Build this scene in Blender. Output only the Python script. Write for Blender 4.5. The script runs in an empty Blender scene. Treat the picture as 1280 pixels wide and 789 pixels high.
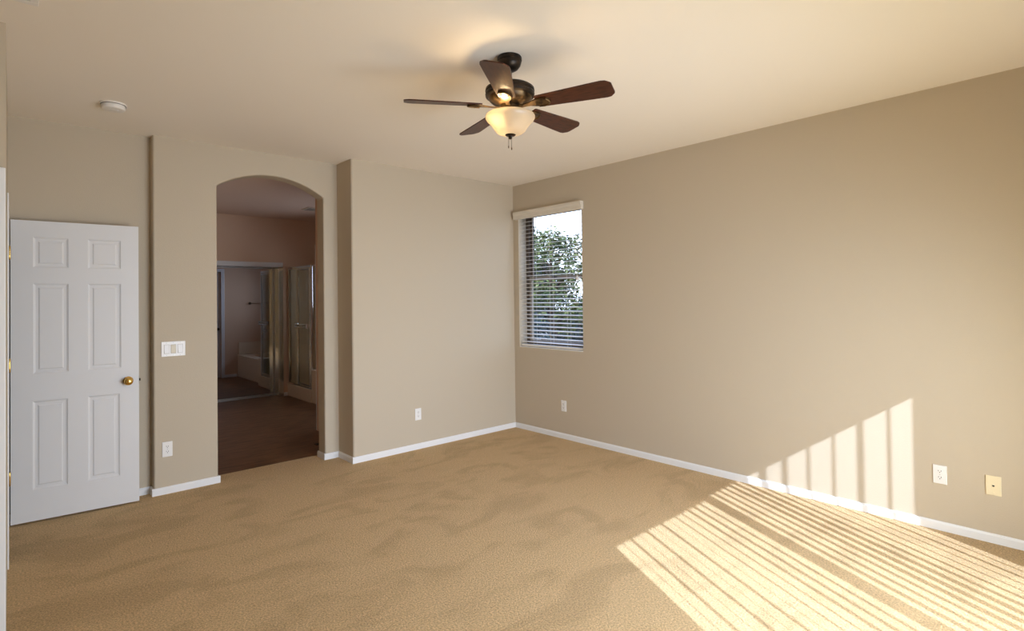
import bpy, bmesh, math, random
from mathutils import Vector, Matrix
random.seed(7)
C = bpy.context.scene
COL = C.collection
H = 2.769                      # ceiling height
Y_NEAR = -5.27                 # inside face of the wall with the patio door
PI = math.pi

# ------------------------------------------------------------------ camera
yaw, pitch, roll = 0.7332, 0.0128, -0.0121
F_PX, SX, SY = 685.81, -8.30, -30.17
cam_d = bpy.data.cameras.new('camera'); cam = bpy.data.objects.new('camera', cam_d); COL.objects.link(cam)
_r = Vector((math.cos(yaw), -math.sin(yaw), 0)); _f = Vector((math.sin(yaw), math.cos(yaw), 0)); _u = Vector((0, 0, 1))
_f2 = _f*math.cos(pitch) + _u*math.sin(pitch); _u2 = _u*math.cos(pitch) - _f*math.sin(pitch)
_r3 = _r*math.cos(roll) + _u2*math.sin(roll); _u3 = _u2*math.cos(roll) - _r*math.sin(roll)
_m = Matrix((_r3, _u3, -_f2)).transposed().to_4x4(); _m.translation = Vector((-4.3081, -4.6334, 1.4773))
cam.matrix_world = _m
cam_d.sensor_width = 36; cam_d.sensor_fit = 'HORIZONTAL'; cam_d.lens = F_PX/1280*36
cam_d.shift_x = -SX/1280; cam_d.shift_y = SY/1280; cam_d.clip_start = 0.02
C.camera = cam

# ------------------------------------------------------------------ colour management
C.view_settings.view_transform = 'Standard'; C.view_settings.look = 'None'
C.view_settings.gamma = 1; C.view_settings.use_curve_mapping = False
C.view_settings.exposure = -0.08
C.cycles.max_bounces = 14; C.cycles.diffuse_bounces = 8; C.cycles.transparent_max_bounces = 24
C.cycles.glossy_bounces = 6; C.cycles.sample_clamp_indirect = 8
C.cycles.caustics_reflective = False

# ------------------------------------------------------------------ world, sun, skylight
SKY = 4.0; SUN = 9.0; DOORLIGHT = 60; BOUNCE = 44; FANLIGHT = 4.4; BATHLIGHT = 11
w = bpy.data.worlds.new('sky'); C.world = w; w.use_nodes = True
nt = w.node_tree; nt.nodes.clear()
wo = nt.nodes.new('ShaderNodeOutputWorld'); bg = nt.nodes.new('ShaderNodeBackground')
tc = nt.nodes.new('ShaderNodeTexCoord'); sp = nt.nodes.new('ShaderNodeSeparateXYZ'); rp = nt.nodes.new('ShaderNodeValToRGB')
nt.links.new(tc.outputs['Generated'], sp.inputs[0]); nt.links.new(sp.outputs['Z'], rp.inputs[0])
rp.color_ramp.elements[0].position = 0.0; rp.color_ramp.elements[0].color = (.78, .85, 1.05, 1)
rp.color_ramp.elements[1].position = 0.7; rp.color_ramp.elements[1].color = (.36, .55, 1.08, 1)
nt.links.new(rp.outputs[0], bg.inputs[0]); bg.inputs[1].default_value = SKY
nt.links.new(bg.outputs[0], wo.inputs[0])

sl = bpy.data.lights.new('sun', 'SUN'); so = bpy.data.objects.new('sun', sl); COL.objects.link(so)
so.rotation_euler = Vector((0.5, 1.0, -0.703)).to_track_quat('-Z', 'Y').to_euler()
so.location = (-6, -12, 8); sl.energy = SUN; sl.angle = math.radians(0.35); sl.color = (.88, .97, 1.22)

al = bpy.data.lights.new('patio_daylight', 'AREA'); ao = bpy.data.objects.new('patio_daylight', al); COL.objects.link(ao)
al.shape = 'RECTANGLE'; al.size = 2.3; al.spread = math.radians(125); al.size_y = 1.95; al.energy = DOORLIGHT; al.color = (.77, .95, 1.27)
ao.location = (-1.92, Y_NEAR+.2, 1.06); 
ao.rotation_euler = Vector((0, 1, -.24)).to_track_quat('-Z', 'Y').to_euler()
gl = bpy.data.lights.new('patio_bounce', 'AREA'); go = bpy.data.objects.new('patio_bounce', gl); COL.objects.link(go)   # light thrown up by the sunlit patio
gl.shape = 'RECTANGLE'; gl.size = 2.3; gl.size_y = 1.4; gl.energy = BOUNCE; gl.color = (1.04, 1, .78); gl.spread = math.radians(165)
go.location = (-1.92, Y_NEAR+.19, .80); go.rotation_euler = Vector((0, 1, .06)).to_track_quat('-Z', 'Y').to_euler()
bl_ = bpy.data.lights.new('bathroom_daylight', 'AREA'); bo = bpy.data.objects.new('bathroom_daylight', bl_); COL.objects.link(bo)
bl_.shape = 'RECTANGLE'; bl_.size = .9; bl_.size_y = .65; bl_.energy = BATHLIGHT; bl_.color = (.78, .88, 1.08); bl_.spread = math.radians(115)
bo.location = (.09, 2.52, 1.70); bo.rotation_euler = Vector((-1, 0, -.1)).to_track_quat('-Z', 'Y').to_euler()

# ------------------------------------------------------------------ materials
def s2l(c):
    return tuple(((v/255)/12.92 if v/255 <= .04045 else ((v/255+.055)/1.055)**2.4) for v in c) + (1,)
def mat(name, col, rough=.5, metal=0, spec=.5, **k):
    m = bpy.data.materials.new(name); m.use_nodes = True
    b = m.node_tree.nodes['Principled BSDF']
    b.inputs['Base Color'].default_value = tuple(col[:3]) + (1,)
    b.inputs['Roughness'].default_value = rough; b.inputs['Metallic'].default_value = metal
    b.inputs['Specular IOR Level'].default_value = spec
    return m
def noise_bump(m, scale, strength, dist=.002, detail=2):
    n = m.node_tree; b = n.nodes['Principled BSDF']
    t = n.nodes.new('ShaderNodeTexCoord'); x = n.nodes.new('ShaderNodeTexNoise'); u = n.nodes.new('ShaderNodeBump')
    x.inputs['Scale'].default_value = scale; x.inputs['Detail'].default_value = detail
    u.inputs['Strength'].default_value = strength; u.inputs['Distance'].default_value = dist
    n.links.new(t.outputs['Object'], x.inputs['Vector']); n.links.new(x.outputs['Fac'], u.inputs['Height'])
    n.links.new(u.outputs['Normal'], b.inputs['Normal'])
    return m
def noise_colour(m, scale, c0, c1, p0=.35, p1=.65, detail=4, stretch=(1, 1, 1)):
    n = m.node_tree; b = n.nodes['Principled BSDF']
    t = n.nodes.new('ShaderNodeTexCoord'); mp = n.nodes.new('ShaderNodeMapping'); x = n.nodes.new('ShaderNodeTexNoise'); r = n.nodes.new('ShaderNodeValToRGB')
    mp.inputs['Scale'].default_value = stretch
    x.inputs['Scale'].default_value = scale; x.inputs['Detail'].default_value = detail
    r.color_ramp.elements[0].position = p0; r.color_ramp.elements[1].position = p1
    r.color_ramp.elements[0].color = tuple(c0[:3])+(1,); r.color_ramp.elements[1].color = tuple(c1[:3])+(1,)
    n.links.new(t.outputs['Object'], mp.inputs[0]); n.links.new(mp.outputs[0], x.inputs['Vector'])
    n.links.new(x.outputs['Fac'], r.inputs[0]); n.links.new(r.outputs[0], b.inputs['Base Color'])
    return m

M = {}
M['wall'] = noise_bump(mat('beige_wall_paint', (.535, .462, .355), .75, spec=.25), 140, .25, .003)
M['ceiling'] = noise_bump(mat('ceiling_paint', (.86, .80, .715), .85, spec=.2), 120, .15, .002)
M['bathwall'] = noise_bump(mat('bathroom_wall_paint', (.72, .52, .37), .7, spec=.25), 140, .12, .002)
M['bathceil'] = noise_bump(mat('ceiling_bounce_tint', (.70, .53, .41), .8, spec=.2), 140, .12, .002)  # brown light off the bathroom walls is put into this ceiling colour
M['white'] = mat('white_semigloss_paint', (.80, .81, .82), .35)
M['doorwhite'] = mat('white_door_paint', (.74, .745, .755), .4)
M['plastic'] = mat('white_plastic', (.82, .81, .79), .35)
M['almond'] = mat('almond_plastic', (.80, .70, .48), .4)
M['ivory'] = mat('ivory_switch', (.72, .66, .52), .4)
M['gap'] = mat('shadow_gap_plastic', (.42, .39, .34), .5)
M['slot'] = mat('dark_slot', (.03, .025, .02), .6)
M['brass'] = mat('polished_brass', (.78, .50, .14), .22, 1)
M['bronze'] = noise_colour(mat('oil_rubbed_bronze', (.03, .022, .016), .38, .75), 18, (.018, .014, .012), (.05, .034, .022))
M['antique'] = noise_colour(mat('antique_bronze', (.10, .065, .03), .36, .85), 25, (.035, .022, .012), (.16, .10, .045))
M['blade'] = noise_colour(mat('mahogany_blade', (.05, .017, .01), .36, spec=.35), 5, (.034, .010, .005), (.078, .023, .010), stretch=(3, 14, 3))
M['chrome'] = mat('chrome', (.75, .76, .75), .15, 1)
M['alu'] = mat('satin_aluminium', (.55, .55, .54), .35, .9)
M['mirror'] = mat('mirror_glass', (.58, .61, .66), .015, 1)
M['tub'] = mat('cream_cultured_marble', (.80, .69, .53), .25)
M['blind'] = mat('white_faux_wood', (.80, .78, .74), .45)
M['valance'] = noise_colour(mat('off_white_valance', (.70, .65, .56), .45), 6, (.66, .61, .52), (.74, .69, .60), stretch=(8, 1, 8))
M['vinylframe'] = mat('bronze_window_frame', (.085, .06, .04), .45)
M['tanframe'] = mat('tan_window_sash', (.30, .25, .19), .45)
M['cord'] = mat('blind_cord', (.75, .73, .68), .7)
M['smoke'] = mat('smoke_alarm_plastic', (.78, .75, .71), .4)
M['vane'] = mat('vinyl_vane', (.70, .68, .64), .5)
M['bark'] = noise_colour(mat('bark', (.05, .035, .025), .9, spec=.1), 8, (.02, .015, .010), (.045, .035, .024))
M['ground'] = noise_colour(mat('yard_ground', (.20, .16, .11), .95), 1.5, (.14, .11, .07), (.24, .19, .13))
M['exterior'] = noise_bump(mat('stucco', (.45, .38, .30), .9), 60, .4, .004)
M['leaf_bright'] = noise_colour(mat('leaf_bright', (.05, .08, .03), .6, spec=.12), 2.5, (.022, .045, .018), (.13, .15, .05))
M['leaf_dark'] = noise_colour(mat('leaf_dark', (.02, .03, .025), .6, spec=.12), 2.5, (.008, .017, .018), (.026, .044, .044))

# carpet: beige cut pile with trodden patches
m = mat('beige_carpet', (.40, .29, .17), .95, spec=.1); n = m.node_tree; b = n.nodes['Principled BSDF']
t = n.nodes.new('ShaderNodeTexCoord')
n1 = n.nodes.new('ShaderNodeTexNoise'); n1.inputs['Scale'].default_value = 1.7; n1.inputs['Detail'].default_value = 4; n1.inputs['Distortion'].default_value = 1.2
n2 = n.nodes.new('ShaderNodeTexNoise'); n2.inputs['Scale'].default_value = 105; n2.inputs['Detail'].default_value = 4; n2.inputs['Roughness'].default_value = .7
r1 = n.nodes.new('ShaderNodeValToRGB'); r1.color_ramp.elements[0].position = .38; r1.color_ramp.elements[1].position = .52
r1.color_ramp.elements[0].color = (.575, .393, .188, 1); r1.color_ramp.elements[1].color = (.67, .465, .23, 1)
r2 = n.nodes.new('ShaderNodeValToRGB'); r2.color_ramp.elements[0].position = .34; r2.color_ramp.elements[1].position = .66
r2.color_ramp.elements[0].color = (.64, .62, .59, 1); r2.color_ramp.elements[1].color = (1.32, 1.32, 1.32, 1)
mx = n.nodes.new('ShaderNodeMix'); mx.data_type = 'RGBA'; mx.blend_type = 'MULTIPLY'; mx.inputs['Factor'].default_value = 1
bu = n.nodes.new('ShaderNodeBump'); bu.inputs['Strength'].default_value = 1; bu.inputs['Distance'].default_value = .012
mp1 = n.nodes.new('ShaderNodeMapping'); mp1.inputs['Scale'].default_value = (1, 2.0, 1); mp1.inputs['Rotation'].default_value = (0, 0, .7)
n.links.new(t.outputs['Object'], mp1.inputs[0]); n.links.new(mp1.outputs[0], n1.inputs['Vector']); n.links.new(t.outputs['Object'], n2.inputs['Vector'])
n.links.new(n1.outputs['Fac'], r1.inputs[0]); n.links.new(n2.outputs['Fac'], r2.inputs[0])
n.links.new(r1.outputs[0], mx.inputs['A']); n.links.new(r2.outputs[0], mx.inputs['B'])
n.links.new(mx.outputs['Result'], b.inputs['Base Color'])
n.links.new(n2.outputs['Fac'], bu.inputs['Height']); n.links.new(bu.outputs[0], b.inputs['Normal'])
b.inputs['Sheen Weight'].default_value = .15
M['carpet'] = m

# wood look vinyl in the bathroom
m = mat('dark_wood_vinyl', (.10, .055, .03), .42); n = m.node_tree; b = n.nodes['Principled BSDF']
t = n.nodes.new('ShaderNodeTexCoord'); mp = n.nodes.new('ShaderNodeMapping'); mp.inputs['Scale'].default_value = (1.4, 7, 1)
mp.inputs['Rotation'].default_value = (0, 0, .12)
n1 = n.nodes.new('ShaderNodeTexNoise'); n1.inputs['Scale'].default_value = 3; n1.inputs['Detail'].default_value = 8; n1.inputs['Distortion'].default_value = .8
r1 = n.nodes.new('ShaderNodeValToRGB'); r1.color_ramp.elements[0].position = .32; r1.color_ramp.elements[1].position = .7
r1.color_ramp.elements[0].color = (.095, .042, .014, 1); r1.color_ramp.elements[1].color = (.25, .12, .05, 1)
n.links.new(t.outputs['Object'], mp.inputs[0]); n.links.new(mp.outputs[0], n1.inputs['Vector'])
n.links.new(n1.outputs['Fac'], r1.inputs[0]); n.links.new(r1.outputs[0], b.inputs['Base Color'])
M['vinyl'] = m

def glass_fac(n):
    w_ = n.nodes.new('ShaderNodeLayerWeight'); p_ = n.nodes.new('ShaderNodeMath'); p_.operation = 'POWER'; p_.inputs[1].default_value = 5
    q_ = n.nodes.new('ShaderNodeMath'); q_.operation = 'MULTIPLY_ADD'; q_.inputs[1].default_value = .6; q_.inputs[2].default_value = .03
    w_.inputs[0].default_value = .5; n.links.new(w_.outputs['Facing'], p_.inputs[0]); n.links.new(p_.outputs[0], q_.inputs[0]); return q_
def glass(name, tint, gl=.06):
    m = bpy.data.materials.new(name); m.use_nodes = True; n = m.node_tree; n.nodes.clear()
    o = n.nodes.new('ShaderNodeOutputMaterial'); a = n.nodes.new('ShaderNodeBsdfTransparent'); g = n.nodes.new('ShaderNodeBsdfGlossy')
    x = n.nodes.new('ShaderNodeMixShader'); lw = glass_fac(n)
    a.inputs[0].default_value = tint+(1,); g.inputs['Roughness'].default_value = .02
    n.links.new(lw.outputs[0], x.inputs[0]); n.links.new(a.outputs[0], x.inputs[1]); n.links.new(g.outputs[0], x.inputs[2]); n.links.new(x.outputs[0], o.inputs[0])
    return m
M['glass'] = glass('window_glass', (.95, .97, .96))
M['showerglass'] = glass('shower_glass', (.93, .96, .94))
def translucent(name, col, mixdiff, rough=.3, gloss=.06):
    m = bpy.data.materials.new(name); m.use_nodes = True; n = m.node_tree; n.nodes.clear()
    o = n.nodes.new('ShaderNodeOutputMaterial'); a = n.nodes.new('ShaderNodeBsdfTranslucent'); d = n.nodes.new('ShaderNodeBsdfDiffuse'); g = n.nodes.new('ShaderNodeBsdfGlossy')
    a.inputs[0].default_value = col+(1,); d.inputs[0].default_value = col+(1,); g.inputs['Roughness'].default_value = rough
    x = n.nodes.new('ShaderNodeMixShader'); x.inputs[0].default_value = mixdiff; y = n.nodes.new('ShaderNodeMixShader'); y.inputs[0].default_value = gloss
    n.links.new(a.outputs[0], x.inputs[1]); n.links.new(d.outputs[0], x.inputs[2]); n.links.new(x.outputs[0], y.inputs[1]); n.links.new(g.outputs[0], y.inputs[2]); n.links.new(y.outputs[0], o.inputs[0])
    return m
M['bowl'] = translucent('frosted_alabaster_glass', (.62, .58, .51), .35)
M['frosted'] = translucent('frosted_pane', (.75, .80, .85), .4)

# ------------------------------------------------------------------ mesh helpers
class MB:
    def __init__(self): self.bm = bmesh.new()
    def box(self, x0, x1, y0, y1, z0, z1, bev=0, seg=2, mtx=None):
        g = bmesh.ops.create_cube(self.bm, size=1)
        vs = g['verts']
        for v in vs:
            v.co = Vector((x0+(v.co.x+.5)*(x1-x0), y0+(v.co.y+.5)*(y1-y0), z0+(v.co.z+.5)*(z1-z0)))
        if bev:
            es = list({e for v in vs for e in v.link_edges})
            r = bmesh.ops.bevel(self.bm, geom=es, offset=bev, segments=seg, profile=.5, affect='EDGES')
            vs = list({v for f in r['faces'] for v in f.verts})
        if mtx is not None:
            for v in vs: v.co = mtx @ v.co
        return self
    def quad(self, *p):
        self.bm.faces.new([self.bm.verts.new(q) for q in p]); return self
    def prism(self, pts, axis, a, b):
        """polygon pts (2-D) extruded along axis 0/1/2 from a to b"""
        def P(u, v, t):
            return ((t, u, v), (u, t, v), (u, v, t))[axis]
        A = [self.bm.verts.new(P(u, v, a)) for u, v in pts]; B = [self.bm.verts.new(P(u, v, b)) for u, v in pts]
        self.bm.faces.new(A); self.bm.faces.new(B[::-1])
        k = len(pts)
        for i in range(k): self.bm.faces.new((A[i], B[i], B[(i+1) % k], A[(i+1) % k]))
        return self
    def lathe(self, prof, n=40, c=(0, 0, 0), mtx=None):
        rings = []
        for r, z in prof:
            if r < 1e-5: rings.append([self.bm.verts.new((0, 0, z))])
            else: rings.append([self.bm.verts.new((r*math.cos(2*PI*i/n), r*math.sin(2*PI*i/n), z)) for i in range(n)])
        for A, B in zip(rings, rings[1:]):
            for i in range(n):
                j = (i+1) % n
                if len(A) == 1 and len(B) == 1: continue
                if len(A) == 1: self.bm.faces.new((A[0], B[i], B[j]))
                elif len(B) == 1: self.bm.faces.new((A[i], B[0], A[j]))
                else: self.bm.faces.new((A[i], B[i], B[j], A[j]))
        T = mtx if mtx is not None else Matrix.Identity(4)
        for R in rings:
            for v in R: v.co = T @ v.co + Vector(c)
        return self
    def tube(self, pts, r, n=8, cap=True):
        pts = [Vector(p) for p in pts]; rs = r if isinstance(r, (list, tuple)) else [r]*len(pts); rings = []
        for i, p in enumerate(pts):
            d = (pts[min(i+1, len(pts)-1)] - pts[max(i-1, 0)]).normalized()
            a = d.orthogonal().normalized() if i == 0 else (pa - d*pa.dot(d)).normalized()
            pa = a; bb = d.cross(a)
            rings.append([self.bm.verts.new(p + (a*math.cos(2*PI*k/n) + bb*math.sin(2*PI*k/n))*rs[i]) for k in range(n)])
        for A, B in zip(rings, rings[1:]):
            for k in range(n): self.bm.faces.new((A[k], A[(k+1) % n], B[(k+1) % n], B[k]))
        if cap: self.bm.faces.new(rings[0][::-1]); self.bm.faces.new(rings[-1])
        return self
    def build(self, name, m, parent=None, loc=None, smooth=False, recalc=True, sharp=40):
        if recalc: bmesh.ops.recalc_face_normals(self.bm, faces=self.bm.faces)
        me = bpy.data.meshes.new(name); self.bm.to_mesh(me); self.bm.free()
        me.materials.append(m)
        if smooth:
            for p in me.polygons: p.use_smooth = True
            me.set_sharp_from_angle(angle=math.radians(sharp))
        o = bpy.data.objects.new(name, me); COL.objects.link(o)
        if parent is not None: o.parent = parent
        if loc is not None: o.location = loc
        return o
def tag(o, label, cat, group=None, kind=None):
    o['label'] = label; o['category'] = cat
    if group: o['group'] = group
    if kind: o['kind'] = kind
    return o
def thing(name, label, cat, loc=(0, 0, 0), rz=0, group=None, kind=None):
    o = bpy.data.objects.new(name, None); COL.objects.link(o); o.empty_display_size = .1
    o.location = loc; o.rotation_euler = (0, 0, rz)
    return tag(o, label, cat, group, kind)
def struct(o, label=None, cat=None):
    o['kind'] = 'structure'
    if label: o['label'] = label; o['category'] = cat
    return o
def bevel(o, wdt, seg=4):
    md = o.modifiers.new('round', 'BEVEL'); md.width = wdt; md.segments = seg; md.limit_method = 'ANGLE'; md.harden_normals = False
    for p in o.data.polygons: p.use_smooth = True
    o.data.set_sharp_from_angle(angle=math.radians(80))
    w_ = o.modifiers.new('wn', 'WEIGHTED_NORMAL'); w_.keep_sharp = False
    return o
def wall_holes(mb, plane_axis, a, bb, u0, u1, v0, v1, holes):
    """slab between a and bb on plane_axis (0: u=y, 1: u=x), v = z, with rectangular holes (u0,u1,v0,v1)"""
    us = sorted({u0, u1, *[h[0] for h in holes], *[h[1] for h in holes]}); vs = sorted({v0, v1, *[h[2] for h in holes], *[h[3] for h in holes]})
    def P(t, u, v): return (t, u, v) if plane_axis == 0 else (u, t, v)
    def solid(i, j):
        if i < 0 or j < 0 or i >= len(us)-1 or j >= len(vs)-1: return False
        uc, vc = (us[i]+us[i+1])/2, (vs[j]+vs[j+1])/2
        return not any(h[0] < uc < h[1] and h[2] < vc < h[3] for h in holes)
    for i in range(len(us)-1):
        for j in range(len(vs)-1):
            if not solid(i, j): continue
            p, q, r, s = us[i], us[i+1], vs[j], vs[j+1]
            mb.quad(P(a, p, r), P(a, q, r), P(a, q, s), P(a, p, s)); mb.quad(P(bb, p, r), P(bb, p, s), P(bb, q, s), P(bb, q, r))
            if not solid(i-1, j): mb.quad(P(a, p, r), P(a, p, s), P(bb, p, s), P(bb, p, r))
            if not solid(i+1, j): mb.quad(P(a, q, r), P(bb, q, r), P(bb, q, s), P(a, q, s))
            if not solid(i, j-1): mb.quad(P(a, p, r), P(bb, p, r), P(bb, q, r), P(a, q, r))
            if not solid(i, j+1): mb.quad(P(a, p, s), P(a, q, s), P(bb, q, s), P(bb, p, s))
    bmesh.ops.remove_doubles(mb.bm, verts=mb.bm.verts, dist=1e-5)
    return mb

# ------------------------------------------------------------------ the setting
XW = -4.326      # left wall
XJ = -2.007      # outside corner of the back wall jog
DA = 0.297       # face of the arch wall
DL = 0.394       # face of the wall behind the open door
XA = -3.50       # left end of the arch wall
WT = .15
B_Y = 4.05       # far bathroom wall
EXT = .22        # exterior wall thickness
VIN = .50        # carpet / vinyl seam

mb = MB().box(-5.5, EXT, Y_NEAR-.2, VIN, -.12, 0)
struct(mb.build('floor', M['carpet']), 'beige cut pile carpet covering the bedroom floor', 'floor')
mb = MB().box(-4.5, EXT, VIN, 4.6, -.12, -.002)
struct(mb.build('floor_bathroom', M['vinyl']), 'dark wood look floor beyond the arch', 'floor')
mb = MB().box(-5.5, EXT, Y_NEAR-.2, 4.6, H, H+.12)
struct(mb.build('ceiling', M['ceiling']), 'flat beige ceiling over the whole room', 'ceiling')

# right (outside) wall with the bedroom window and the small bathroom window
W1 = (-1.02, -.085, .925, 2.452)
W2 = (2.05, 3.0, 1.35, 2.05)
mb = wall_holes(MB(), 0, 0, EXT, Y_NEAR-.2, 4.6, -.12, H+.1, [W1, W2])
struct(mb.build('wall_right', M['wall']), 'long beige wall holding the window, right of the corner', 'wall')

# back wall: jog block, arch wall, wall behind the door
o = MB().box(XJ, .05, 0, .447, -.05, H+.05).build('wall_back', M['wall'])
bevel(o, .018); struct(o, 'beige back wall between the arch recess and the window corner', 'wall')
AX0, AX1, ASP, ACR = -3.05, -2.142, 2.437, 2.577
arc = []
hw = (AX1-AX0)/2; rise = ACR-ASP; R = (hw*hw+rise*rise)/(2*rise); acx = (AX0+AX1)/2; acz = ACR-R; th = math.asin(hw/R)
NA = 28
for i in range(NA+1):
    a = -th + 2*th*i/NA; arc.append((acx+R*math.sin(a), acz+R*math.cos(a)))
poly = [(XA, -.05), (AX0, -.05)] + arc + [(AX1, -.05), (XJ+.05, -.05), (XJ+.05, H+.05), (XA, H+.05)]
o = MB().prism(poly, 1, DA, DA+WT).build('wall_archway', M['wall'])
md = o.modifiers.new('round', 'BEVEL'); md.width = .014; md.segments = 4; md.limit_method = 'ANGLE'; md.angle_limit = math.radians(30)
for p in o.data.polygons: p.use_smooth = True
o.data.set_sharp_from_angle(angle=math.radians(85)); o.modifiers.new('wn', 'WEIGHTED_NORMAL')
struct(o, 'beige wall pierced by the tall arched opening', 'wall')
o = MB().box(-5.5, XA+.06, DL, DL+.12, -.05, H+.05).build('wall_back_left', M['wall'])
struct(o, 'beige wall behind the open white door', 'wall')

# left wall with its doorway, and the entry nook beside it
DY0, DY1 = -.44, .30
mb = wall_holes(MB(), 0, XW-.12, XW, -1.25, DL+.02, -.05, H+.05, [(DY0, DY1, -.05, 2.06)])
struct(mb.build('wall_left', M['wall']), 'beige left wall with the doorway the white door hangs in', 'wall')
o = MB().box(-5.5, XW-.119, -1.25, -1.13, -.05, H+.05).build('wall_entry', M['wall']); struct(o, 'beige wall turning away at the far left edge', 'wall')
o = MB().box(-5.62, -5.4, Y_NEAR-.2, DL+.1, -.05, H+.05).build('wall_entry_side', M['wall']); struct(o, 'beige side wall of the entry nook', 'wall')
# wall behind the camera with the patio door opening
PX0, PX1, PZ = -3.13, -.71, 2.03
mb = wall_holes(MB(), 1, Y_NEAR-.2, Y_NEAR, -5.5, EXT, -.12, H+.1, [(PX0, PX1, 0, PZ)])
struct(mb.build('wall_near', M['wall']), 'beige wall behind the viewer with the patio door', 'wall')

# bathroom shell
mb = MB(); wall_holes(mb, 1, B_Y, B_Y+.1, -3.4, 0.02, -.05, H+.05, [(-3.0, -1.225, -.05, 2.03)])
struct(mb.build('wall_bathroom_back', M['bathwall']), 'dim far bathroom wall around the mirrored closet', 'wall')
o = MB().box(-3.4, -3.3, .44, 4.5, -.05, H+.05).build('wall_bathroom_left', M['bathwall']); struct(o, 'left bathroom wall', 'wall')
o = MB().box(-3.0, -1.1, B_Y+.26, B_Y+.36, -.05, H+.05).build('wall_closet', M['bathwall']); struct(o, 'closet wall behind the mirrored door', 'wall')
o = MB().box(-1.224, -1.1, B_Y+.1, B_Y+.27, -.05, H+.05).build('wall_closet_side', M['bathwall']); struct(o, 'closet side wall beside the mirrored door', 'wall')
mb = wall_holes(MB(), 1, 1.36, 1.48, -1.72, 0.02, -.05, H+.05, [(-1.66, -1.28, -.05, 2.06)])
struct(mb.build('wall_bathroom_near', M['bathwall']), 'bluish bathroom wall with the towel bar, seen in the mirror', 'wall')
o = MB().box(-1.72, -1.62, .44, 1.37, -.05, H+.05).build('wall_vestibule', M['bathwall']); struct(o, 'wall right of the passage beyond the arch', 'wall')
o = MB().box(-3.3, -.001, .4475, B_Y, H-.006, H-.0005).build('ceiling_bathroom', M['bathceil']); struct(o, 'ceiling skin beyond the arch, tinted brown for light off the walls', 'ceiling')
o = MB().box(-.02, -.0005, 1.48, B_Y, -.05, 1.35).build('wall_bathroom_right', M['bathwall'])
struct(o, 'bathroom outside wall under the frosted window', 'wall')

# baseboards
BH, BT = .055, .013
def baseboard(name, p, q, label, ext0=0, ext1=0):
    """p -> q with the room on the left-hand side normal n = rotate(dir, +90)"""
    p = Vector((p[0], p[1], 0)); q = Vector((q[0], q[1], 0)); d = (q-p).normalized(); nrm = Vector((-d.y, d.x, 0))
    p = p - d*ext0; q = q + d*ext1
    prof = [(0, 0), (BT, 0), (BT, BH-.012), (BT*.55, BH), (0, BH)]
    mb = MB(); A = [mb.bm.verts.new(p + nrm*t + Vector((0, 0, z))) for t, z in prof]; B = [mb.bm.verts.new(q + nrm*t + Vector((0, 0, z))) for t, z in prof]
    mb.bm.faces.new(A); mb.bm.faces.new(B[::-1])
    for i in range(5): mb.bm.faces.new((A[i], B[i], B[(i+1) % 5], A[(i+1) % 5]))
    struct(mb.build(name, M['white']), label, 'baseboard')
baseboard('baseboard_right', (0, Y_NEAR), (0, 0), 'white baseboard along the wall with the window')
baseboard('baseboard_back', (0, 0), (XJ, 0), 'white baseboard along the back wall up to the jog', 0, BT)
baseboard('baseboard_jog', (XJ, 0), (XJ, DA), 'short white baseboard on the jog beside the arch')
baseboard('baseboard_arch_right', (XJ, DA), (AX1, DA), 'short white baseboard right of the arch', 0, BT)
baseboard('baseboard_arch_jamb', (AX1, DA), (AX1, DA+WT), 'white baseboard wrapping into the right arch jamb', 0, .002)
baseboard('baseboard_arch_left', (AX0, DA), (XA, DA), 'white baseboard left of the arch under the outlet', BT, BT)
baseboard('baseboard_arch_jamb_left', (AX0, DA+WT), (AX0, DA), 'white baseboard wrapping into the left arch jamb')
baseboard('baseboard_return', (XA, DA), (XA, DL), 'tiny white baseboard on the return left of the arch')
baseboard('baseboard_left', (XA, DL), (XW, DL), 'white baseboard behind the open door')
baseboard('baseboard_bathroom', (-1.07, B_Y), (-1.215, B_Y), 'pale baseboard between mirror and shower')
baseboard('baseboard_bathroom_near', (-1.22, 1.48), (-1.0, 1.48), 'pale bathroom baseboard seen in the mirror')

# door casings (trim)
def casing_x(name, x, out, y0, y1, ztop, label, cw=.057, t=.016):
    """casing on a wall of constant x, opening y0..y1, projecting by t towards out (+1/-1)"""
    mb = MB(); a, bb = (x, x+t) if out > 0 else (x-t, x)
    mb.box(a, bb, y0-cw, y0, 0, ztop+cw, .004); mb.box(a, bb, y1, y1+cw, 0, ztop+cw, .004); mb.box(a, bb, y0+.0005, y1-.0005, ztop, ztop+cw, .004)
    mb.box(x-.12, x+.002, y1-.018, y1, 0, ztop); mb.box(x-.12, x+.002, y0, y0+.018, 0, ztop); mb.box(x-.12, x+.002, y0+.018, y1-.018, ztop-.018, ztop)
    return struct(mb.build(name, M['white']), label, 'door casing')
casing_x('trim_1', XW, 1, DY0, DY1-.005, 2.055, 'white casing around the doorway of the open door', cw=.05, t=.008)
mb = MB(); mb.box(XW-.062, XW-.001, -1.268, -1.2505, 0, 2.10, .004); mb.box(-5.10, XW-.062, -1.268, -1.2505, 2.043, 2.10, .004); mb.box(-5.16, -5.10, -1.268, -1.2505, 0, 2.10, .004)
struct(mb.build('trim_2', M['white']), 'white door casing at the far left edge of the photo', 'door casing')

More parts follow.
